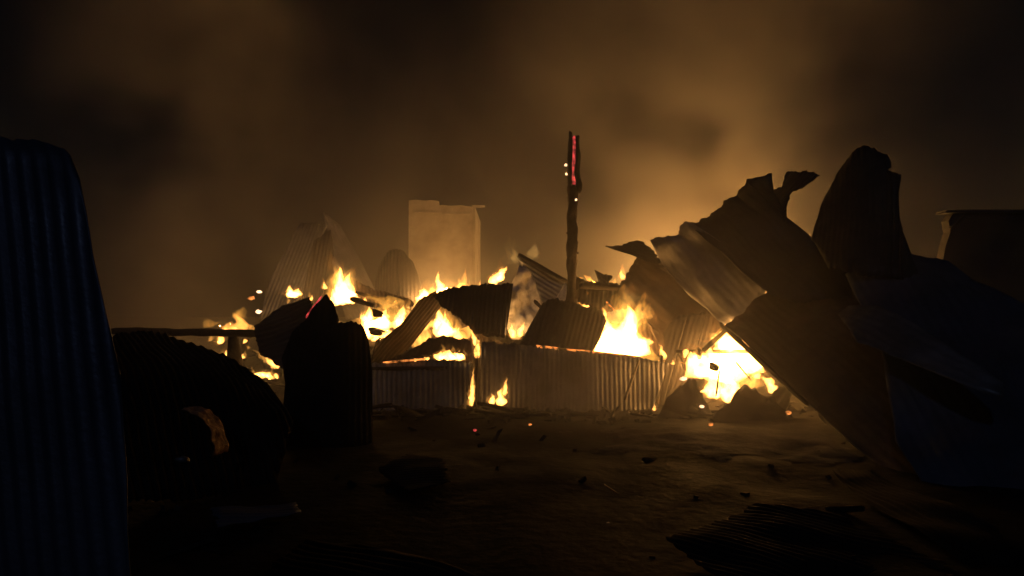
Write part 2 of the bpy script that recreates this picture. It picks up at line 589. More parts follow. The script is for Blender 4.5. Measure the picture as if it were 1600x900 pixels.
def house():
    Y = 20.0
    e = empty('ruined_house', P(700, 500, Y)); e.location.z = 0
    tag(e, 'tall pale rendered house wall with stepped top standing in the smoke', 'house')
    X = lambda px: P(px, 480, Y).x
    Z = lambda py: P(700, py, Y).z
    prism('wall', [(X(638), -0.1), (X(738), -0.1), (X(738), Z(323)), (X(727), Z(322)), (X(721), Z(320.5)), (X(704), Z(321.5)), (X(690), Z(320)), (X(686), Z(321)), (X(685), Z(314)), (X(672), Z(312.5)), (X(664), Z(313.5)), (X(650), Z(312)), (X(638), Z(313))], Y, Y + 0.22, 'plaster', e)
    prism('side_wall', [(X(738) + 0.004, -0.1), (X(742), -0.1), (X(742), Z(323)), (X(738) + 0.004, Z(323))], Y + 0.05, Y + 3.6, 'plaster', e)
    prism('ledge', [(X(648), Z(333)), (X(690), Z(334)), (X(690), Z(331)), (X(648), Z(330))], Y - 0.06, Y - 0.003, 'plaster', e)
    prism('ledge', [(X(692), Z(336)), (X(733), Z(336)), (X(733), Z(333)), (X(692), Z(333))], Y - 0.05, Y - 0.003, 'plaster', e)
    prism('coping', [(X(737), Z(323) + 0.004), (X(757), Z(323) + 0.004), (X(757), Z(320)), (X(737), Z(320))], Y + 0.04, Y + 0.2, 'plaster', e)


house()

# ------------------------------------------------------------------ far sheets on the left, in smoke
sheet('corrugated_sheet', 'tall pale corrugated sheet leaning in the smoke, steeper half of the tent shape',
      [(468, 348), (512, 352), (500, 375), (478, 440), (462, 500), (405, 500), (420, 440)], [(468, 348, 17.2), (405, 500, 16.2), (500, 400, 17.0)],
      ((490, 350), (440, 480)), 'zinc', seed=3.1)
sheet('corrugated_sheet', 'sloping corrugated sheet forming the gable side of the smoky tent shape',
      [(505, 332), (530, 350), (560, 400), (590, 460), (585, 500), (540, 500), (520, 420)], [(505, 332, 17.6), (590, 460, 17.0), (540, 500, 16.6)],
      ((512, 340), (580, 480)), 'zinc', seed=5.7)
sheet('corrugated_sheet', 'dark narrow corrugated sheet propped upright under the smoky tent shape',
      [(490, 378), (517, 358), (522, 400), (505, 460), (500, 520), (455, 520), (478, 440)], [(505, 370, 15.9), (460, 520, 15.3), (515, 520, 15.4)],
      ((505, 370), (480, 510)), 'soot', seed=9.7)
sheet('corrugated_sheet', 'arched dark corrugated sheet humped up below the pale house wall',
      [(588, 520), (586, 440), (596, 418), (612, 407), (630, 407), (648, 420), (658, 446), (664, 520)], [(590, 440, 16.6), (660, 440, 16.6), (625, 520, 16.0)],
      ((625, 410), (625, 510)), 'soot', seed=12.1, bend=lambda s, t: 0.5 * math.sin(math.pi * t))
sheet('corrugated_sheet', 'crumpled corrugated sheet glowing brown right of the tall white flame',
      [(556, 440), (590, 452), (640, 466), (650, 480), (600, 482), (560, 470)], [(556, 440, 14.9), (650, 480, 14.5), (560, 470, 14.4)],
      ((560, 440), (560, 470)), 'rust', seed=15.1, dent=0.1)

# ------------------------------------------------------------------ rubble heaps
def heap_h(x, y):
    h = 0.0
    for cx, cyy, rx, ry, a in ((-1.2, 14.0, 5.2, 1.6, 1.05), (-3.3, 13.6, 2.4, 1.2, 0.35), (2.2, 14.6, 2.6, 1.6, 0.9), (4.6, 13.2, 2.0, 1.1, 0.6)):
        q = ((x - cx) / rx) ** 2 + ((y - cyy) / ry) ** 2
        h = max(h, a * max(0.0, 1 - q) ** 0.6)
    return h


def rubble():
    """Broken, charred bits nobody could count: thousands of splinters and lumps over the burnt plot."""
    verts, faces = [], []
    rr = random.Random(21)
    tries = 0
    n = 0
    while n < 2600 and tries < 40000:
        tries += 1
        x = rr.uniform(-7.5, 8.0); y = rr.uniform(3.2, 16.5)
        hh = heap_h(x, y)
        if hh <= 0.02 and rr.random() > (0.035 if y < 10.5 else 0.6):
            continue
        z = ground_h(x, y) + hh
        big = rr.random() < 0.25
        l = rr.uniform(0.10, 0.55) if big else rr.uniform(0.04, 0.16)
        w = rr.uniform(0.03, 0.10) if big else rr.uniform(0.03, 0.09)
        t = rr.uniform(0.015, 0.07)
        if y < 10:
            l *= 0.6; w *= 0.7; t *= 0.7
        R = Matrix.Rotation(rr.uniform(0, 6.28), 3, 'Z') @ Matrix.Rotation(rr.gauss(0, 0.35), 3, 'Y') @ Matrix.Rotation(rr.gauss(0, 0.3), 3, 'X')
        b = len(verts)
        for sx in (-1, 1):
            for sy in (-1, 1):
                for sz in (-1, 1):
                    p = Vector((sx * l / 2 * rr.uniform(0.7, 1.1), sy * w / 2 * rr.uniform(0.6, 1.1), sz * t / 2 * rr.uniform(0.6, 1.2)))
                    p = R @ p
                    verts.append((x + p.x, y + p.y, z + p.z + t * 0.3))
        for f in ((0, 1, 3, 2), (4, 6, 7, 5), (0, 4, 5, 1), (2, 3, 7, 6), (0, 2, 6, 4), (1, 5, 7, 3)):
            faces.append([b + i for i in f])
        n += 1
    o = link_mesh('rubble', verts, faces, M['ash'], None, (0, 0, 0), smooth=False)
    tag(o, 'charred splinters and broken rubble strewn over the burnt plot', 'rubble', None, 'stuff')
    xs = [-7.5 + i * 0.16 for i in range(98)]
    ys = [11.9 + i * 0.16 for i in range(30)]
    vs, fs = [], []
    for y in ys:
        for x in xs:
            h = heap_h(x, y)
            vs.append((x, y, (ground_h(x, y) + h + 0.16 * noise.noise(Vector((x * 2, y * 2, 8))) + 0.08 * noise.noise(Vector((x * 5, y * 5, 8)))) if h > 0 else -0.25))
    nx = len(xs)
    for j in range(len(ys) - 1):
        for i in range(nx - 1):
            q = [j * nx + i, j * nx + i + 1, (j + 1) * nx + i + 1, (j + 1) * nx + i]
            if max(vs[k][2] for k in q) > -0.2:
                fs.append(q)
    o = link_mesh('rubble_heap', vs, fs, M['ash'], None, (0, 0, 0), smooth=True)
    tag(o, 'long low heap of ash and rubble behind the iron fence', 'rubble', None, 'stuff')


rubble()


def glow_patch():  # pale patch added so the ground shows a glow before the brightest fire
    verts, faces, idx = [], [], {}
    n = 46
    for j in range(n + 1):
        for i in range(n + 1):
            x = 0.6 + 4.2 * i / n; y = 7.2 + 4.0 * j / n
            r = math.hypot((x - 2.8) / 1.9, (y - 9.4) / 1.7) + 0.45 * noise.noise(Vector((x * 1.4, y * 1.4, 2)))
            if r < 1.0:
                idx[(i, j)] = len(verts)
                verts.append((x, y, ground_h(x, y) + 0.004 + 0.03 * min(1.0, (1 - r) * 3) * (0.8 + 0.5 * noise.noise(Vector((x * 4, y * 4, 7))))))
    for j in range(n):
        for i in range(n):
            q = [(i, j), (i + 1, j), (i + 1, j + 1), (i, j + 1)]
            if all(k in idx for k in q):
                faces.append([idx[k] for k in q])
    o = link_mesh('ash', verts, faces, M['glow_pale'], None, (0, 0, 0))
    tag(o, 'pale patch added to carry the glow on the ground before the brightest fire', 'ash', None, 'stuff')


glow_patch()

# ------------------------------------------------------------------ the corrugated fence across the middle
def fence():
    Y = 11.6
    e = empty('iron_fence', P(800, 640, Y)); e.location.z = 0
    tag(e, 'low corrugated iron fence with a burning gap standing before the heap', 'fence')
    sheet('panel', None, [(574, 570), (640, 563), (700, 563), (737, 568), (731, 610), (727, 652), (574, 652)],
          [(574, 600, 11.45), (737, 600, 11.65), (700, 652, 11.55)], ((650, 560), (650, 650)), 'zinc', parent=e, dent=0.09, seed=21.4, nu=8)
    sheet('panel', None, [(751, 534), (800, 537), (850, 542), (920, 549), (1000, 559), (1044, 567), (1030, 610), (1018, 650), (749, 652)],
          [(751, 600, 11.62), (1044, 600, 11.9), (900, 650, 11.72)], ((850, 540), (850, 650)), 'zinc', parent=e, dent=0.09, seed=33.0, nu=8)
    beam('post', None, P(740, 652, 11.78), P(746, 528, 11.78), 0.07, 0.07, parent=e, segs=10)
    beam('post', None, P(1022, 660, 12.02), P(1034, 556, 12.02), 0.07, 0.07, parent=e, segs=10)
    beam('rail', None, P(752, 541, 11.75), P(1040, 573, 12.0), 0.05, 0.06, parent=e, segs=18, taper=0.95)
    beam('rail', None, P(578, 576, 11.55), P(736, 575, 11.75), 0.05, 0.06, parent=e, segs=14, taper=0.95)
    return e


fence()
beam('timber', 'thin pale pole leaning on the iron fence, near its torn end', P(976, 625, 11.55), P(998, 563, 11.72), 0.035, 0.035, 'rust', segs=8, taper=0.8)

# ------------------------------------------------------------------ collapsed sheets just behind the fence
sheet('corrugated_sheet', 'dark scalloped roof sheet hanging in an arch behind the fence gap',
      [(676, 462), (700, 450), (740, 445), (802, 442), (797, 480), (790, 530), (742, 524), (716, 498), (690, 480)],
      [(676, 462, 12.35), (802, 442, 12.7), (760, 530, 12.2)], ((760, 440), (752, 530)), 'soot', seed=40.2, amp=0.016, dent=0.07)
sheet('corrugated_sheet', 'long rusty sheet sloping down from the arch to the fence top',
      [(578, 568), (584, 545), (625, 505), (655, 468), (680, 456), (700, 468), (672, 500), (640, 540), (612, 568)],
      [(580, 568, 12.0), (680, 456, 12.3), (700, 468, 12.6)], ((600, 560), (680, 465)), 'rust', seed=44.7, dent=0.06)
sheet('corrugated_sheet', 'fire-lit brown sheet at the back of the hollow under the arch',
      [(640, 560), (660, 480), (700, 455), (780, 460), (790, 540), (740, 565)], [(640, 560, 13.1), (700, 455, 13.4), (790, 540, 13.2)],
      ((700, 460), (700, 560)), 'rust', seed=48.1)
sheet('corrugated_sheet', 'low brown sheet in front of the arch flame, lying over the left fence panel',
      [(600, 566), (640, 548), (672, 530), (692, 524), (716, 530), (736, 530), (738, 568), (728, 566), (724, 552), (690, 550), (668, 556)],
      [(600, 566, 11.9), (692, 524, 12.15), (738, 568, 11.85)], ((692, 524), (680, 560)), 'rust', seed=51.9, amp=0.008, dent=0.04)
sheet('corrugated_sheet', 'dark humped sheet slumped on the fence top beside the charred post',
      [(806, 546), (822, 520), (846, 480), (862, 473), (900, 482), (940, 486), (948, 500), (938, 530), (922, 556), (870, 550)],
      [(806, 546, 11.95), (862, 473, 12.4), (922, 556, 12.0)], ((870, 475), (850, 548)), 'soot', seed=55.5, dent=0.09,
      bend=lambda s, t: 0.18 * math.sin(math.pi * t))
sheet('corrugated_sheet', 'pale ash-white crumpled sheet steaming beside the charred post',
      [(788, 505), (792, 470), (800, 440), (812, 412), (828, 425), (842, 460), (850, 490), (836, 520), (800, 530)],
      [(790, 505, 12.7), (815, 412, 13.0), (845, 500, 12.85)], ((815, 415), (810, 525)), 'pale', seed=61.0, amp=0.0, dent=0.22, dscale=3.2, cat='crumpled sheet', nu=18)
sheet('corrugated_sheet', 'grey sloping sheet between the white crumpled sheet and the charred post',
      [(806, 400), (822, 400), (886, 437), (886, 485), (862, 485), (846, 470), (834, 440)], [(806, 400, 13.4), (886, 437, 13.1), (862, 485, 12.9)],
      ((815, 402), (880, 440)), 'zinc', seed=63.3, dent=0.06)
beam('timber', 'charred rafter sloping down to the charred post above the grey sheet', P(810, 398, 13.2), P(886, 440, 12.95), 0.09, 0.08)
sheet('corrugated_sheet', 'torn pinkish scrap of sheet at the foot of the charred post, on its left',
      [(868, 468), (884, 440), (890, 480), (880, 490), (862, 486)], [(868, 468, 12.9), (884, 440, 13.0), (880, 490, 12.8)],
      ((880, 445), (876, 488)), 'pale', seed=66.0, amp=0.006)
sheet('corrugated_sheet', 'dark sheet lying flat behind the charred post, on its right',
      [(896, 432), (912, 440), (958, 442), (985, 450), (990, 478), (940, 490), (900, 470)], [(896, 432, 13.4), (985, 450, 13.4), (940, 490, 13.0)],
      ((910, 440), (905, 475)), 'soot', seed=68.2, dent=0.08)
sheet('corrugated_sheet', 'small triangular scrap sticking up right of the charred post',
      [(929, 423), (957, 431), (948, 446), (938, 446)], [(929, 423, 13.2), (957, 431, 13.2), (940, 446, 13.1)],
      ((930, 424), (940, 446)), 'soot', seed=70.2, dent=0.02)
sheet('corrugated_sheet', 'rusty sheet glowing behind the foot of the charred post',
      [(890, 455), (935, 455), (945, 486), (892, 486)], [(890, 455, 13.75), (935, 455, 13.75), (940, 486, 13.6)], ((900, 455), (900, 485)), 'rust', seed=71.2)
beam('timber', 'dark broken joist under the small triangular scrap', P(906, 446, 13.0), P(985, 452, 13.1), 0.1, 0.09)
sheet('corrugated_sheet', 'brown curved sheet right behind the tallest fence-top flame',
      [(990, 478), (1012, 488), (1030, 515), (1040, 548), (1010, 560), (985, 545), (992, 510)], [(990, 478, 12.9), (1040, 548, 12.6), (985, 545, 12.6)],
      ((1000, 480), (1010, 555)), 'rust', seed=73.4)

# ------------------------------------------------------------------ the charred post
def charred_post():
    Y = 12.75
    e = empty('charred_post', P(893, 500, Y)); e.location.z = 0.0
    tag(e, 'tall charred timber post with a glowing red split at its top', 'post')

    def column(name, px0, px1, y0, y1, w, h, mat, dy=0.0, segs=40, rough=0.2, taper=0.95):
        return beam(name, None, P(px0, y0, Y + dy), P(px1, y1, Y + dy), w, h, mat, e, segs=segs, rough=rough, taper=taper)
    b = P(891, 480, Y)
    beam('shaft', None, Vector((b.x, Y, -0.05)), P(895, 290, Y), 0.155, 0.15, 'char', e, segs=110, rough=0.34, taper=0.9)
    column('split_half', 890, 891, 302, 206, 0.075, 0.14, 'char', 0.0, 40, 0.42, 0.75)
    column('split_half', 903, 902, 302, 212, 0.095, 0.14, 'char', 0.02, 40, 0.42, 0.7)
    column('glowing_core', 897, 896, 290, 214, 0.075, 0.07, 'ember_red', 0.03, 34, 0.8, 0.8)
    for (x, y, r) in ((884, 258, 0.024), (885, 272, 0.018), (900, 312, 0.02)):
        lump('ember', None, P(x, y, Y - 0.085 if x > 890 else Y), r, 'ember_white', e)
    for i in range(14):
        x = rnd.choice((886, 902)) + rnd.uniform(-1.5, 1.5); y = rnd.uniform(330, 470)
        lump('char_flake', None, P(x, y, Y - rnd.uniform(0.0, 0.06)), rnd.uniform(0.012, 0.028), 'char', e)


def lump(name, label, p, r, mat, parent=None, cat=None, group=None, sq=(1, 1, 1)):
    bm = bmesh.new()
    bmesh.ops.create_icosphere(bm, subdivisions=2, radius=1.0)
    s = rnd.uniform(0, 60)
    vs = []
    for v in bm.verts:
        g = 1 + 0.5 * noise.noise(v.co * 1.4 + Vector((s, s, s)))
        vs.append(p + Vector((v.co.x * sq[0], v.co.y * sq[1], v.co.z * sq[2])) * r * g)
    fs = [[v.index for v in f.verts] for f in bm.faces]
    bm.free()
    o = link_mesh(name, vs, fs, M[mat], parent)
    if label: tag(o, label, cat, group)
    return o


charred_post()

# ------------------------------------------------------------------ the collapsed roof on the right
sheet('roof_sheet', 'torn strip of roof iron jutting left from the collapsed roof',
      [(944, 385), (968, 384), (985, 378), (1004, 378), (1022, 394), (1034, 408), (1026, 412), (1000, 404), (972, 394)],
      [(944, 385, 12.5), (1034, 408, 12.3), (1000, 378, 12.7)], ((950, 386), (1030, 405)), 'soot', cat='roof sheet', seed=80.1, pitch=0.09, dent=0.05)
sheet('roof_sheet', 'brown fire-lit roof sheet hanging below the torn strip, above the big flame',
      [(996, 404), (1012, 402), (1060, 432), (1130, 490), (1122, 520), (1060, 540), (1030, 540), (1010, 500), (962, 462), (978, 430)],
      [(996, 404, 12.9), (1130, 490, 12.3), (1030, 540, 12.5)], ((1000, 405), (1120, 500)), 'rust', cat='roof sheet', seed=82.7, pitch=0.11, amp=0.003, dent=0.14, dscale=1.5)
sheet('roof_sheet', 'grey roof sheet with a jagged top edge, in the middle of the collapsed roof',
      [(1013, 373), (1032, 371), (1060, 368), (1066, 356), (1074, 345), (1090, 352), (1130, 380), (1200, 440), (1180, 500), (1132, 508), (1080, 462), (1030, 410)],
      [(1013, 373, 12.5), (1200, 440, 11.4), (1132, 508, 11.8)], ((1040, 370), (1150, 500)), 'zinc', cat='roof sheet', seed=84.9, pitch=0.11, amp=0.003, dent=0.16, dscale=1.5)
sheet('roof_sheet', 'large dark roof sheet with a stepped edge at the peak of the collapsed roof',
      [(1072, 352), (1088, 349), (1104, 338), (1127, 322), (1130, 313), (1150, 299), (1168, 283), (1190, 278), (1206, 274), (1209, 300), (1232, 344),
       (1262, 366), (1330, 425), (1330, 470), (1240, 470), (1180, 440), (1120, 385)],
      [(1072, 352, 12.1), (1330, 440, 10.6), (1206, 274, 12.4)], ((1140, 310), (1290, 450)), 'soot', cat='roof sheet', seed=86.9, pitch=0.11, amp=0.004, dent=0.18)
sheet('roof_sheet', 'curled tongue of roof iron sticking up from the peak of the collapsed roof',
      [(1204, 330), (1206, 298), (1222, 292), (1229, 269), (1256, 268), (1270, 269), (1281, 274), (1260, 290), (1236, 303), (1230, 322), (1230, 352)],
      [(1206, 330, 12.0), (1281, 274, 11.5), (1229, 269, 12.2)], ((1215, 330), (1262, 275)), 'soot', cat='roof sheet', seed=88.9, dent=0.04)
sheet('roof_sheet', 'tall leaf-shaped dark sheet standing on edge right of the collapsed roof',
      [(1268, 372), (1273, 345), (1286, 318), (1302, 296), (1322, 273), (1343, 253), (1364, 249), (1378, 259), (1394, 261), (1397, 274), (1390, 282),
       (1412, 287), (1406, 312), (1407, 345), (1416, 378), (1424, 396), (1440, 440), (1360, 450), (1300, 430)],
      [(1268, 372, 10.6), (1412, 287, 10.3), (1360, 450, 9.6)], ((1350, 260), (1345, 430)), 'soot', cat='roof sheet', seed=90.4, amp=0.004, dent=0.12,
      bend=lambda s, t: 0.25 * math.sin(math.pi * t))
sheet('roof_sheet', 'broad brown roof sheet sloping down over the brightest fire',
      [(1130, 508), (1180, 470), (1240, 432), (1262, 420), (1345, 436), (1420, 520), (1450, 640), (1490, 760), (1440, 775), (1385, 735), (1340, 697), (1300, 660), (1244, 610), (1190, 560)],
      [(1130, 508, 11.3), (1300, 660, 8.6), (1345, 436, 10.6)], ((1150, 500), (1330, 670)), 'rust', cat='roof sheet', seed=92.4, pitch=0.11, amp=0.0045, dent=0.16)
sheet('roof_sheet', 'dark bluish roof sheet spilling down to the edge of the ruin',
      [(1320, 425), (1425, 390), (1485, 406), (1600, 470), (1700, 560), (1700, 900), (1560, 850), (1460, 780), (1400, 690), (1380, 560)],
      [(1320, 425, 9.9), (1700, 560, 7.4), (1500, 760, 6.9)], ((1400, 400), (1620, 700)), 'blue', cat='roof sheet', seed=95.5, pitch=0.11, amp=0.0045, dent=0.16)
sheet('roof_sheet', 'long grey roof sheet lying on the bluish one at the ruin edge',
      [(1308, 488), (1330, 476), (1372, 482), (1430, 514), (1500, 556), (1572, 604), (1566, 622), (1500, 604), (1420, 566), (1340, 540)],
      [(1320, 480, 9.0), (1572, 610, 7.0), (1400, 560, 7.9)], ((1330, 500), (1560, 612)), 'zinc', cat='roof sheet', seed=97.5, pitch=0.11, amp=0.0045, dent=0.10)
for i, (lab, a, b, w) in enumerate([
        ('level charred joist crossing the brightest fire', (1056, 549, 11.9), (1190, 549, 11.5), 0.05),
        ('short charred brace slanting up over the brightest fire', (1098, 548, 11.7), (1138, 513, 11.6), 0.06),
        ('charred rafter along the lower edge of the broad brown roof sheet', (1126, 506, 11.45), (1262, 632, 8.95), 0.05),
        ('charred purlin poking out beneath the torn strip of roof iron', (1030, 412, 12.6), (1160, 500, 11.9), 0.07)]):
    beam('timber', lab, P(*a), P(*b), w, w * 1.2)
beam('timber', 'stub of charred wood hanging under the level joist', P(1092, 545, 11.68), P(1093, 560, 11.68), 0.08, 0.08, segs=4)
for lab, a, b, w, h in [
        ('burnt block of wood hanging in the middle of the brightest fire', (1110, 572, 11.4), (1122, 576, 11.4), 0.09, 0.10),
        ('thin burnt stick crossing the right half of the brightest fire', (1150, 566, 11.4), (1172, 592, 11.4), 0.02, 0.02),
        ('burnt lath leaning in the left half of the brightest fire', (1119, 618, 11.3), (1124, 580, 11.3), 0.02, 0.02)]:
    beam('timber', lab, P(*a), P(*b), w, h, segs=6, rough=0.3)
for lab, a, b, w, h in [
        ('square black scrap among the split white flames', (584, 489, 13.0), (598, 492, 13.0), 0.09, 0.13),
        ('flat black slab under the split white flames', (578, 516, 13.0), (598, 520, 13.0), 0.10, 0.12),
        ('ragged black plank above the split white flames', (548, 466, 13.4), (584, 478, 13.2), 0.10, 0.09),
        ('broken black plank sloping beside the tall pointed flame', (556, 456, 13.8), (640, 484, 13.6), 0.08, 0.05),
        ('charred rafter end jutting from the heap near the white crumpled sheet', (836, 470, 12.7), (856, 492, 12.6), 0.05, 0.05)]:
    beam('timber', lab, P(*a), P(*b), w, h, segs=8, rough=0.3)
sheet('corrugated_sheet', 'dark tilted sheet propped on the ground at the near side of the brightest fire',
      [(1026, 655), (1040, 628), (1062, 602), (1076, 590), (1090, 600), (1104, 630), (1112, 660)], [(1026, 655, 10.7), (1076, 590, 11.1), (1112, 660, 10.8)],
      ((1076, 592), (1066, 655)), 'soot', seed=101.2, amp=0.0, dent=0.16, dscale=2.6, ragged=0.12, nu=14, cat='crumpled sheet')
sheet('corrugated_sheet', 'low dark sheet mounded before the brightest fire, under the rafter',
      [(1104, 664), (1124, 640), (1142, 628), (1150, 608), (1170, 600), (1188, 612), (1206, 622), (1226, 648), (1246, 664)], [(1112, 662, 10.4), (1172, 592, 10.9), (1240, 662, 10.3)],
      ((1172, 594), (1172, 660)), 'soot', seed=104.2, amp=0.0, dent=0.18, dscale=2.4, ragged=0.1, nu=14, cat='crumpled sheet')
sheet('corrugated_sheet', 'yellow-lit scrap of ribbed sheet at the foot of the brown roof sheet',
      [(1196, 628), (1210, 610), (1226, 600), (1238, 614), (1230, 640), (1212, 646)], [(1196, 628, 10.5), (1226, 600, 10.9), (1212, 646, 10.4)],
      ((1205, 640), (1232, 606)), 'zinc', seed=107.0, amp=0.009)
sheet('corrugated_sheet', 'small ragged scrap lit yellow beyond the end of the brown roof sheet',
      [(1276, 628), (1286, 626), (1300, 646), (1306, 660), (1290, 662), (1280, 650)], [(1276, 628, 9.3), (1300, 646, 9.2), (1290, 662, 9.1)],
      ((1280, 628), (1296, 660)), 'zinc', seed=108.0, amp=0.009)
sheet('corrugated_sheet', 'smoky dark sheet standing between the fence end and the brightest fire',
      [(1036, 520), (1060, 492), (1120, 486), (1132, 506), (1100, 545), (1058, 552), (1075, 590), (1040, 640), (1028, 640), (1040, 580)],
      [(1036, 520, 12.3), (1120, 486, 12.2), (1040, 640, 12.1)], ((1080, 490), (1045, 620)), 'soot', seed=110.4, amp=0.004, dent=0.08)
sheet('corrugated_sheet', 'backing sheet glowing behind the brightest fire',
      [(1060, 520), (1160, 505), (1260, 620), (1250, 660), (1080, 660)], [(1060, 520, 13.2), (1160, 505, 13.2), (1150, 660, 13.0)],
      ((1110, 510), (1110, 650)), 'rust', seed=112.4)


def dark_wall():
    Y0 = 10.6
    e = empty('block_wall', P(1560, 700, Y0)); e.location.z = 0
    tag(e, 'dark square-topped wall with a chipped corner past the collapsed roof', 'wall')
    X = lambda px, Y=Y0: P(px, 480, Y).x
    Z = lambda py, Y=Y0: P(1560, py, Y).z
    prism('wall', [(X(1476), -0.1), (X(1760), -0.1), (X(1760), Z(333)), (X(1492), Z(333)), (X(1484), Z(345)), (X(1487), Z(362)), (X(1479), Z(385)), (X(1474), Z(410))],
          Y0, Y0 + 0.18, 'wall', e)
    prism('coping', [(X(1477), Z(333) + 0.003), (X(1764), Z(333) + 0.003), (X(1764), Z(328)), (X(1500), Z(328)), (X(1479), Z(329))], Y0 - 0.04, Y0 + 0.22, 'wall', e)
    beam('bracket', None, P(1484, 360, Y0 - 0.03), P(1506, 336, Y0 - 0.03), 0.03, 0.03, 'rust', e, segs=5)


dark_wall()

# ------------------------------------------------------------------ left side: standing and slumped sheets
sheet('corrugated_sheet', 'tall bluish corrugated sheet leaning at the picture edge close to the viewer',
      [(-60, 208), (20, 215), (70, 222), (102, 233), (113, 246), (140, 360), (165, 480), (184, 580), (196, 700), (206, 950), (240, 1250), (-60, 1250)],
      [(0, 240, 3.1), (104, 240, 3.0), (100, 900, 2.7)], ((60, 240), (130, 900)), 'blue', seed=120.0, pitch=0.076, amp=0.009, dent=0.02, ragged=0.012, nu=20)
sheet('corrugated_sheet', 'black sheet with a pointed top standing upright before the small fires',
      [(478, 500), (492, 478), (508, 459), (520, 470), (530, 500), (520, 600), (516, 705), (436, 705), (446, 600), (440, 560), (455, 520)],
      [(478, 500, 9.0), (520, 500, 9.1), (480, 700, 8.7)], ((505, 465), (480, 690)), 'matte', seed=122.0, dent=0.07)
sheet('corrugated_sheet', 'black sheet with a rounded shoulder standing against the left fence panel',
      [(498, 516), (530, 506), (552, 503), (566, 510), (576, 530), (581, 580), (582, 650), (584, 705), (506, 705), (502, 600)],
      [(500, 520, 8.9), (580, 520, 9.2), (540, 700, 8.85)], ((540, 505), (540, 700)), 'matte', seed=124.0, dent=0.07, bend=lambda s, t: 0.12 * math.sin(math.pi * t))
sheet('corrugated_sheet', 'dark crumpled sheet heaped behind the pointed black sheet',
      [(398, 512), (420, 495), (440, 478), (470, 474), (486, 468), (500, 500), (490, 560), (440, 575), (404, 550)],
      [(398, 512, 10.6), (486, 468, 10.8), (440, 575, 10.3)], ((400, 530), (490, 500)), 'soot', seed=126.0, dent=0.15)
beam('timber', 'charred beam lying level across the small fires on the left', P(176, 517, 10.7), P(402, 521, 10.85), 0.10, 0.095, segs=26, rough=0.2, taper=1.05)
beam('timber', 'charred post stub holding up the far left end of the level beam', P(200, 655, 10.75), P(198, 522, 10.75), 0.13, 0.12, segs=8)
beam('timber', 'charred stub standing under the end of the level beam', P(372, 600, 10.9), P(364, 522, 10.9), 0.19, 0.14, segs=8)
sheet('corrugated_sheet', 'big dark sheet bulging like a hillock below the level beam',
      [(150, 560), (180, 530), (220, 516), (262, 522), (312, 548), (362, 585), (404, 620), (440, 690), (430, 760), (150, 780)],
      [(180, 540, 7.4), (404, 620, 8.0), (250, 770, 6.0)], ((200, 520), (300, 760)), 'matte', seed=128.0, dent=0.12, bend=lambda s, t: 0.2 * math.sin(math.pi * s))


def curl(label, cx, cy, Y, r, length, a0, a1, yaw, mat, tilt=0.0):
    """A sheet curled into part of a barrel, ridges round the barrel."""
    verts, faces = [], []
    c = P(cx, cy, Y)
    na = 26
    nl = int(length / 0.019)
    ax = Vector((math.cos(yaw), math.sin(yaw), math.sin(tilt))).normalized()
    sd_ = Vector((-math.sin(yaw), math.cos(yaw), 0))
    for i in range(nl + 1):
        l = (i / nl - 0.5) * length
        for j in range(na + 1):
            a = a0 + (a1 - a0) * j / na
            rr = r * (1 + 0.08 * noise.noise(Vector((a, l * 2, 3)))) + 0.004 * math.sin(2 * math.pi * l / 0.076) + 0.02 * noise.noise(Vector((a * 5, l * 14, 6)))
            verts.append(c + ax * (l + 0.05 * noise.noise(Vector((a * 3, i * 0.02, 9)))) + sd_ * (math.cos(a) * rr) + Vector((0, 0, 1)) * (math.sin(a) * rr))
    for i in range(nl):
        for j in range(na):
            k = i * (na + 1) + j
            faces.append([k, k + 1, k + na + 2, k + na + 1])
    o = link_mesh('corrugated_sheet', verts, faces, M[mat])
    md = o.modifiers.new('thickness', 'SOLIDIFY'); md.thickness = 0.004; md.offset = 0
    tag(o, label, 'metal sheet')


curl('rusty sheet curled into a quarter barrel, its crescent rim catching the firelight', 288, 697, 6.6, 0.34, 0.22, math.radians(190), math.radians(95), math.radians(82), 'scale_rust')
lump('stone', 'small grey stone lying before the curled rusty sheet', P(285, 718, 5.9), 0.045, 'zinc', cat='stone', sq=(1.2, 0.8, 0.6))
lump('stone', 'tiny pale stone on the dark ground near the middle foreground', P(950, 819, 5.5), 0.022, 'pale', cat='stone', sq=(1, 0.8, 0.8))

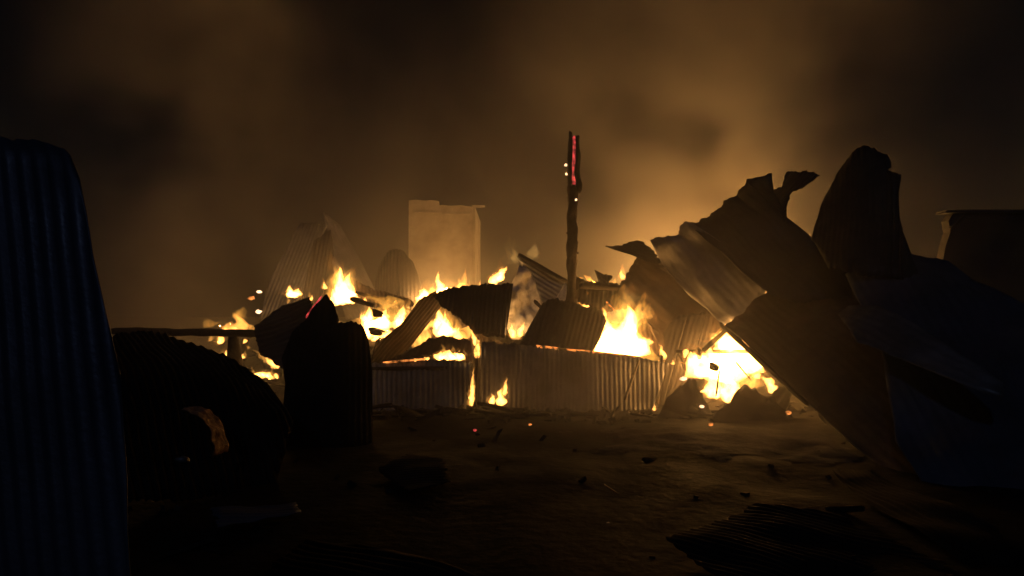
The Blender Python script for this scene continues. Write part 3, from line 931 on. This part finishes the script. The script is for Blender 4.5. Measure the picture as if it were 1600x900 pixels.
# sheets lying flat in the dark foreground
for lab, poly, anc, al, mt, sd0 in [
        ('flat dark sheet lying in the dark bottom foreground, its edge faintly lit',
         [(480, 838), (560, 848), (700, 884), (760, 905), (600, 960), (400, 900)], [(480, 838, 5.0), (760, 905, 4.3), (400, 900, 4.45)], ((480, 838), (740, 900)), 'matte', 131.0),
        ('small squarish flat sheet lying on the dark ground below the hillock',
         [(330, 795), (460, 778), (470, 800), (340, 822)], [(330, 795, 5.75), (460, 778, 6.0), (340, 822, 5.3)], ((335, 800), (465, 790)), 'blue', 133.0),
        ('long flat sheet lying in the dark corner below the collapsed roof',
         [(1300, 740), (1360, 735), (1560, 830), (1590, 880), (1500, 872), (1380, 800)], [(1300, 740, 6.9), (1590, 880, 4.65), (1360, 735, 7.1)], ((1320, 740), (1570, 860)), 'matte', 135.0),
        ('wide flat sheet lying in the foreground glow before the brightest fire',
         [(1040, 850), (1180, 790), (1300, 800), (1480, 880), (1400, 940), (1150, 930)], [(1040, 850, 4.9), (1300, 800, 5.6), (1400, 940, 4.1)], ((1100, 830), (1420, 900)), 'matte', 137.0),
        ('crumpled dark sheet lying on the ground before the fence',
         [(590, 730), (640, 708), (690, 716), (700, 752), (640, 770)], [(590, 745, 6.75), (640, 715, 7.5), (640, 770, 6.2)], ((600, 735), (690, 735)), 'matte', 139.0)]:
    sheet('corrugated_sheet', lab, poly, anc, al, mt, seed=sd0, dent=0.07, amp=0.006)
beam('timber', 'thin stick lying on the dark ground before the fence', P(928, 748, 6.9), P(965, 772, 6.4), 0.02, 0.02, 'rust', segs=6)

# ------------------------------------------------------------------ the fires
fire('tall white flame with orange veil leaping on the fence top', 12.7,
     [(968, 556, 985, 476, 52), (945, 556, 958, 506, 36), (995, 556, 992, 500, 30), (972, 556, 968, 512, 84), (935, 552, 942, 520, 24), (1000, 556, 1002, 535, 24),
      (985, 520, 1006, 452, 46, 'wisp'), (975, 500, 978, 442, 40, 'wisp'), (1005, 505, 1018, 462, 34, 'wisp'), (950, 540, 944, 470, 44, 'wisp'),
      (990, 510, 1000, 470, 30, 'mid'), (1012, 498, 1016, 470, 22, 'mid'), (958, 530, 952, 488, 26, 'mid'), (985, 480, 975, 440, 30, 'thin')],
     [(970, 520, 12.7, 42, 0.25)])
fire('brightest fire, a broad white blaze under the collapsed roof', 11.75,
     [(1130, 598, 1140, 530, 66), (1105, 588, 1098, 548, 52), (1165, 583, 1172, 540, 50), (1140, 628, 1135, 575, 34), (1118, 622, 1108, 575, 30),
      (1150, 566, 1145, 520, 56), (1190, 575, 1180, 545, 34), (1090, 570, 1075, 551, 36), (1208, 614, 1196, 592, 16), (1210, 600, 1188, 588, 14),
      (1130, 548, 1142, 514, 44), (1160, 546, 1150, 524, 26), (1120, 540, 1126, 512, 20, 'mid'), (1182, 592, 1186, 580, 12), (1170, 606, 1180, 560, 44, 'mid'),
      (1160, 620, 1150, 580, 60, 'wisp'), (1075, 552, 1066, 549, 14)],
     [(1130, 575, 11.6, 110, 0.3)])
fire('hidden blaze lighting the smoke behind the collapsed roof', 16.0,
     [(1090, 520, 1080, 455, 120), (1150, 520, 1160, 450, 110), (1040, 515, 1036, 470, 70), (1110, 480, 1120, 440, 60, 'mid')],
     [(1060, 485, 18.5, 720, 0.6), (1180, 470, 20.0, 640, 0.6), (1030, 480, 22.0, 420, 0.6)])
fire('white pointed flame with orange haze below the smoky tent shape', 14.3,
     [(532, 476, 533, 416, 30), (545, 474, 546, 440, 26), (524, 478, 522, 450, 20), (540, 450, 548, 424, 12), (536, 460, 524, 416, 44, 'wisp'), (545, 450, 556, 414, 34, 'wisp'), (530, 455, 535, 410, 50, 'thin')],
     [(535, 440, 14.3, 40, 0.2)])
fire('split white flames burning among black scraps behind the rounded shoulder sheet', 13.5,
     [(572, 530, 580, 478, 26), (588, 512, 592, 490, 44), (600, 498, 602, 482, 12), (625, 515, 628, 476, 22), (605, 530, 612, 516, 22), (590, 532, 586, 518, 16),
      (610, 505, 616, 470, 60, 'wisp'), (606, 480, 610, 462, 70, 'wisp'), (634, 500, 640, 465, 14, 'mid'), (568, 476, 572, 464, 10)],
     [(600, 495, 13.6, 40, 0.2)])
fire('white flame with yellow plume in the hollow under the arched sheet', 12.75,
     [(692, 526, 686, 480, 26), (702, 526, 698, 498, 24), (684, 510, 676, 500, 18), (715, 530, 716, 510, 12), (660, 538, 668, 498, 30, 'mid'), (672, 512, 664, 498, 30, 'mid'),
      (652, 545, 656, 520, 20, 'mid'), (700, 520, 706, 476, 46, 'wisp'), (730, 530, 716, 515, 40, 'mid'), (672, 500, 680, 462, 40, 'thin')],
     [(690, 505, 12.75, 22, 0.15)])
fire('low fire glimpsed through the slot above the left fence panel', 12.0,
     [(684, 563, 690, 548, 16), (700, 563, 702, 546, 26), (716, 563, 716, 547, 22), (726, 563, 727, 546, 10, 'mid'), (668, 564, 662, 558, 10), (650, 565, 645, 561, 8)])
fire('narrow flame climbing the burning gap in the fence', 11.68,
     [(745, 560, 746, 530, 11), (744, 540, 737, 514, 10), (746, 556, 748, 528, 15, 'mid'), (736, 636, 741, 572, 9), (735, 634, 741, 590, 15, 'mid')],
     [(743, 550, 11.6, 1.5, 0.04)])
fire('small curling flame at the foot of the right fence panel', 11.42,
     [(770, 632, 767, 614, 12), (780, 634, 786, 604, 15), (788, 618, 792, 589, 9), (782, 630, 792, 600, 20, 'wisp')],
     [(782, 615, 11.3, 1.0, 0.04)])
fire('ragged white flame lying over the arched sheet, near the charred post', 13.2,
     [(764, 442, 792, 424, 16), (778, 440, 790, 414, 14), (770, 436, 774, 424, 10, 'mid'), ],
     [(778, 428, 13.1, 16, 0.1)])
fire('fire mostly hidden behind the arched sheet, lighting the pale house wall', 16.2,
     [(733, 470, 732, 432, 8, 'mid'), (752, 470, 750, 436, 8), (700, 480, 705, 448, 60), (660, 480, 668, 452, 40), (740, 480, 738, 450, 40)],
     [(690, 455, 16.6, 90, 0.3), (650, 462, 16.0, 50, 0.3)])
fire('pale yellow wisp of flame curling above the ragged white flame', 13.3,
     [(802, 412, 794, 366, 26, 'thin'), (806, 408, 800, 370, 14, 'thin'), (828, 406, 832, 376, 26, 'thin')])
fire('small lone flame burning at the left end of the arched sheet', 12.9, [(668, 462, 662, 448, 10)])
fire('short flames at the base of the ash-white crumpled sheet', 12.45,
     [(802, 528, 798, 506, 12), (812, 526, 818, 502, 10), (806, 530, 808, 512, 18, 'mid')], [(806, 512, 12.4, 12, 0.08)])
fire('thin yellow fire along the ground right of the charred post', 13.9,
     [(905, 440, 912, 432, 14, 'mid'), (920, 440, 925, 432, 18, 'mid'), (955, 448, 965, 436, 16, 'mid'), (972, 438, 974, 410, 12, 'mid'), (972, 436, 971, 420, 7), (940, 440, 945, 430, 14, 'wisp')],
     [(935, 425, 14.0, 22, 0.15)])
fire('glowing strip of fire at the right foot of the charred post', 13.3,
     [(900, 482, 899, 462, 12, 'wisp'), (912, 484, 914, 476, 24), (924, 486, 925, 478, 12), (912, 480, 920, 456, 26, 'wisp')], [(912, 470, 13.2, 8, 0.1)])
fire('small bright flames at the torn end of the fence', 12.15,
     [(1038, 562, 1030, 536, 10), (1030, 576, 1030, 562, 18), (1020, 574, 1022, 562, 14, 'mid'), (1036, 574, 1038, 560, 14, 'mid')], [(1034, 552, 12.1, 3, 0.05)])
fire('tiny flame on the ground at the end of the fence', 11.2, [(1022, 642, 1023, 630, 7), (1026, 634, 1032, 616, 9, 'wisp')])
fire('orange fire licking over and under the level charred beam', 11.6,
     [(370, 518, 374, 488, 34, 'mid'), (356, 518, 360, 500, 24, 'mid'), (368, 520, 369, 510, 14), (350, 520, 352, 512, 14), (395, 518, 388, 508, 16, 'mid'), (330, 510, 326, 496, 24, 'wisp'),
      (345, 537, 340, 526, 16), (330, 532, 326, 526, 16, 'mid'), (352, 572, 352, 546, 16), (358, 574, 352, 552, 10), (340, 562, 330, 544, 26, 'wisp'), (374, 500, 376, 478, 30, 'wisp'), (384, 535, 380, 530, 9)],
     [(362, 508, 11.7, 14, 0.1)])
fire('curved streak of fire along the debris right of the level beam', 11.0,
     [(436, 574, 412, 556, 12), (420, 566, 392, 545, 9, 'mid'), (434, 562, 410, 550, 16, 'mid'), (390, 545, 384, 538, 8, 'mid')], [(420, 560, 11.0, 4, 0.1)])
fire('flat bright line of fire on the ground below the level beam', 10.7,
     [(402, 590, 404, 580, 22), (418, 590, 419, 581, 22), (388, 588, 387, 583, 8), (430, 590, 434, 584, 10), (397, 603, 397, 600, 6, 'mid')], [(412, 580, 10.7, 4, 0.1)])
fire('small fire at the foot of the smoky tent shape', 14.9,
     [(452, 464, 450, 452, 14), (464, 462, 466, 450, 14), (458, 464, 458, 452, 24), (452, 472, 448, 466, 8, 'mid')], [(458, 448, 14.8, 40, 0.12)])

# ------------------------------------------------------------------ loose embers and sparks
for lab, x, y, Y, r, mt in [
        ('round white-hot ember floating above the crumpled sheet on the left', 404, 487, 11.2, 0.038, 'ember_white'),
        ('flat white-hot ember highest of those above the left fires', 405, 456, 12.2, 0.035, 'ember_white'),
        ('orange scrap burning just below the highest left ember', 393, 466, 12.2, 0.045, 'ember_orange'),
        ('white ember at the top of the dark tilted sheet by the brightest fire', 1068, 592, 10.9, 0.04, 'ember_white'),
        ('white ember on the dark tilted sheet, lower than its fellow', 1097, 635, 10.7, 0.03, 'ember_white'),
        ('red ember lying on the ground before the fence gap', 742, 672, 9.6, 0.022, 'ember_red'),
        ('dull ember on the ground before the right fence panel', 828, 663, 9.9, 0.02, 'ember_orange'),
        ('orange ember below the yellow-lit ribbed scrap', 1232, 645, 10.3, 0.035, 'ember_orange'),
        ('pale ember on the ground before the brightest fire', 1110, 663, 9.9, 0.028, 'ember_orange'),
        ('tiny pale spark beside the black sheets on the dark ground', 436, 687, 8.6, 0.012, 'ember_white')]:
    lump('ember', lab, P(x, y, Y), r, mt, cat='ember', group='glowing embers', sq=(1.25, 1, 0.7))
beam('ember_strip', 'glowing burnt edge running along the top of the right fence panel', P(840, 541, 11.78), P(1000, 558, 11.95), 0.03, 0.03, 'ember_orange', cat='ember', segs=24, rough=0.5)
beam('ember_strip', 'glowing burnt edge along the left fence panel', P(600, 566, 11.58), P(664, 561, 11.62), 0.025, 0.025, 'ember_orange', cat='ember', segs=12, rough=0.5)
beam('burning_stick', 'red glowing stick rising behind the pointed black sheet', P(478, 496, 10.0), P(502, 463, 10.2), 0.022, 0.022, 'ember_red', cat='timber', segs=8)
beam('burning_stick', 'curved pale glowing stick left of the tallest fence-top flame', P(948, 472, 12.6), P(962, 487, 12.5), 0.03, 0.03, 'ember_orange', cat='timber', segs=6)

# ------------------------------------------------------------------ the strewn pieces of the heap
pr = random.Random(5)


def zone(c):
    px = 800 + FPX * c.x / c.y
    for lim, text in ((480, 'below the smoky tent shape'), (580, 'near the tall pointed flame'), (680, 'among the split white flames'), (800, 'behind the arched sheet'),
                      (880, 'near the white crumpled sheet'), (960, 'just right of the charred post'), (1060, 'behind the tallest fence-top flame')):
        if px < lim:
            return text
    return 'behind the brightest fire'


for i in range(46):
    x = pr.uniform(-5.2, 5.2); y = pr.uniform(12.6, 15.2)
    z = ground_h(x, y) + heap_h(x, y) + pr.uniform(0.02, 0.2)
    a = pr.uniform(0, math.pi); tl = pr.gauss(0, 0.45)
    l = pr.uniform(0.35, 1.3)
    d = Vector((math.cos(a) * math.cos(tl), math.sin(a) * math.cos(tl), math.sin(tl))) * l / 2
    c = Vector((x, y, z))
    size = 'long' if l > 0.95 else ('short' if l < 0.6 else 'medium')
    pose = 'tilted up' if abs(tl) > 0.45 else 'lying'
    beam('plank', f'{size} charred plank {pose} in the heap {zone(c)}', c - d, c + d, pr.uniform(0.06, 0.16), pr.uniform(0.02, 0.05), 'char',
         cat='plank', group='charred planks strewn over the burning heap', segs=7, rough=0.25)
for i in range(22):
    x = pr.uniform(-2.4, 3.4); y = pr.uniform(10.7, 11.35)
    a = pr.gauss(0, 0.5); tl = pr.gauss(0, 0.12)
    l = pr.uniform(0.25, 0.9)
    d = Vector((math.cos(a), math.sin(a), math.sin(tl))) * l / 2
    c = Vector((x, y, ground_h(x, y) + pr.uniform(0.02, 0.10)))
    beam('plank', f"{'long' if l > 0.65 else 'short'} charred plank on the ground along the foot of the {'left' if x < -0.6 else ('right' if x > 0.8 else 'middle')} part of the fence", c - d, c + d, pr.uniform(0.05, 0.13), pr.uniform(0.03, 0.07), 'char',
         cat='plank', group='charred planks along the foot of the fence', segs=7, rough=0.3)
for i in range(26):
    x = pr.uniform(-5.0, 4.4); y = pr.uniform(12.9, 15.4)
    z = ground_h(x, y) + heap_h(x, y)
    w, h = pr.uniform(0.2, 0.55), pr.uniform(0.2, 0.5)
    rz, rx = pr.uniform(-0.9, 0.9), pr.uniform(-1.0, 0.2)
    sd0 = pr.uniform(0, 60)
    R = Matrix.Rotation(rz, 3, 'Z') @ Matrix.Rotation(rx, 3, 'X') @ Matrix.Rotation(pr.uniform(-0.5, 0.5), 3, 'Y')
    vs, fs = [], []
    n1_, n2_ = 20, 6
    for k in range(n2_ + 1):
        for j in range(n1_ + 1):
            u_, v_ = (j / n1_ - 0.5) * 2, k / n2_
            hh = 0.010 * math.sin(u_ * w / 0.076 * 2 * math.pi) + 0.16 * noise.noise(Vector((u_ * 1.3 + sd0, v_ * 1.3, sd0)))
            edge = 0.12 * noise.noise(Vector((u_ * 3, sd0, 2))) if k == n2_ else 0
            vs.append(Vector((x, y, z - 0.08)) + R @ Vector((u_ * w, hh, (v_ + edge) * h * 1.6)))
    for k in range(n2_):
        for j in range(n1_):
            q = k * (n1_ + 1) + j
            fs.append([q, q + 1, q + n1_ + 2, q + n1_ + 1])
    smat = pr.choice(('soot', 'rust', 'soot'))
    o = link_mesh('scrap_sheet', vs, fs, M[smat])
    md = o.modifiers.new('thickness', 'SOLIDIFY'); md.thickness = 0.004; md.offset = 0
    tag(o, f"{'wide' if w > 0.38 else 'narrow'} {'sooty' if smat == 'soot' else 'rusty'} torn iron scrap sticking up {zone(Vector((x, y, z)))}", 'scrap sheet', 'torn iron scraps sticking up from the heap')
for (x, y, Y, w, h, where) in [
        (486, 470, 14.4, 6, 10, 'left of the tall pointed flame'), (508, 452, 14.8, 7, 12, 'at the foot of the dark propped sheet'),
        (566, 500, 13.2, 6, 12, 'above the rounded shoulder sheet'), (648, 486, 13.4, 8, 12, 'beside the long rusty sloping sheet'),
        (664, 545, 12.4, 7, 9, 'over the low brown sheet'), (838, 514, 12.5, 7, 9, 'left of the dark humped sheet'),
        (922, 470, 13.2, 8, 10, 'over the glowing strip by the post foot'), (958, 462, 13.4, 7, 12, 'under the dark broken joist'),
        (1002, 470, 13.4, 6, 12, 'behind the tallest fence-top flame'), (1052, 570, 12.0, 6, 9, 'on the smoky dark sheet past the fence'),
        (1200, 630, 10.8, 6, 9, 'on the yellow-lit ribbed scrap'), (380, 560, 11.4, 7, 8, 'below the end of the level beam')]:
    e = empty('small_flame', P(x, y, Y))
    tag(e, 'tiny tongue of flame ' + where, 'flame', 'tiny flames scattered through the heap')
    tongue(e, x, y, x + pr.uniform(-3, 3), y - h, w, Y, 'core')
    tongue(e, x + pr.uniform(-3, 3), y, x + pr.uniform(-4, 4), y - h * 1.6, w * 1.3, Y, 'mid')
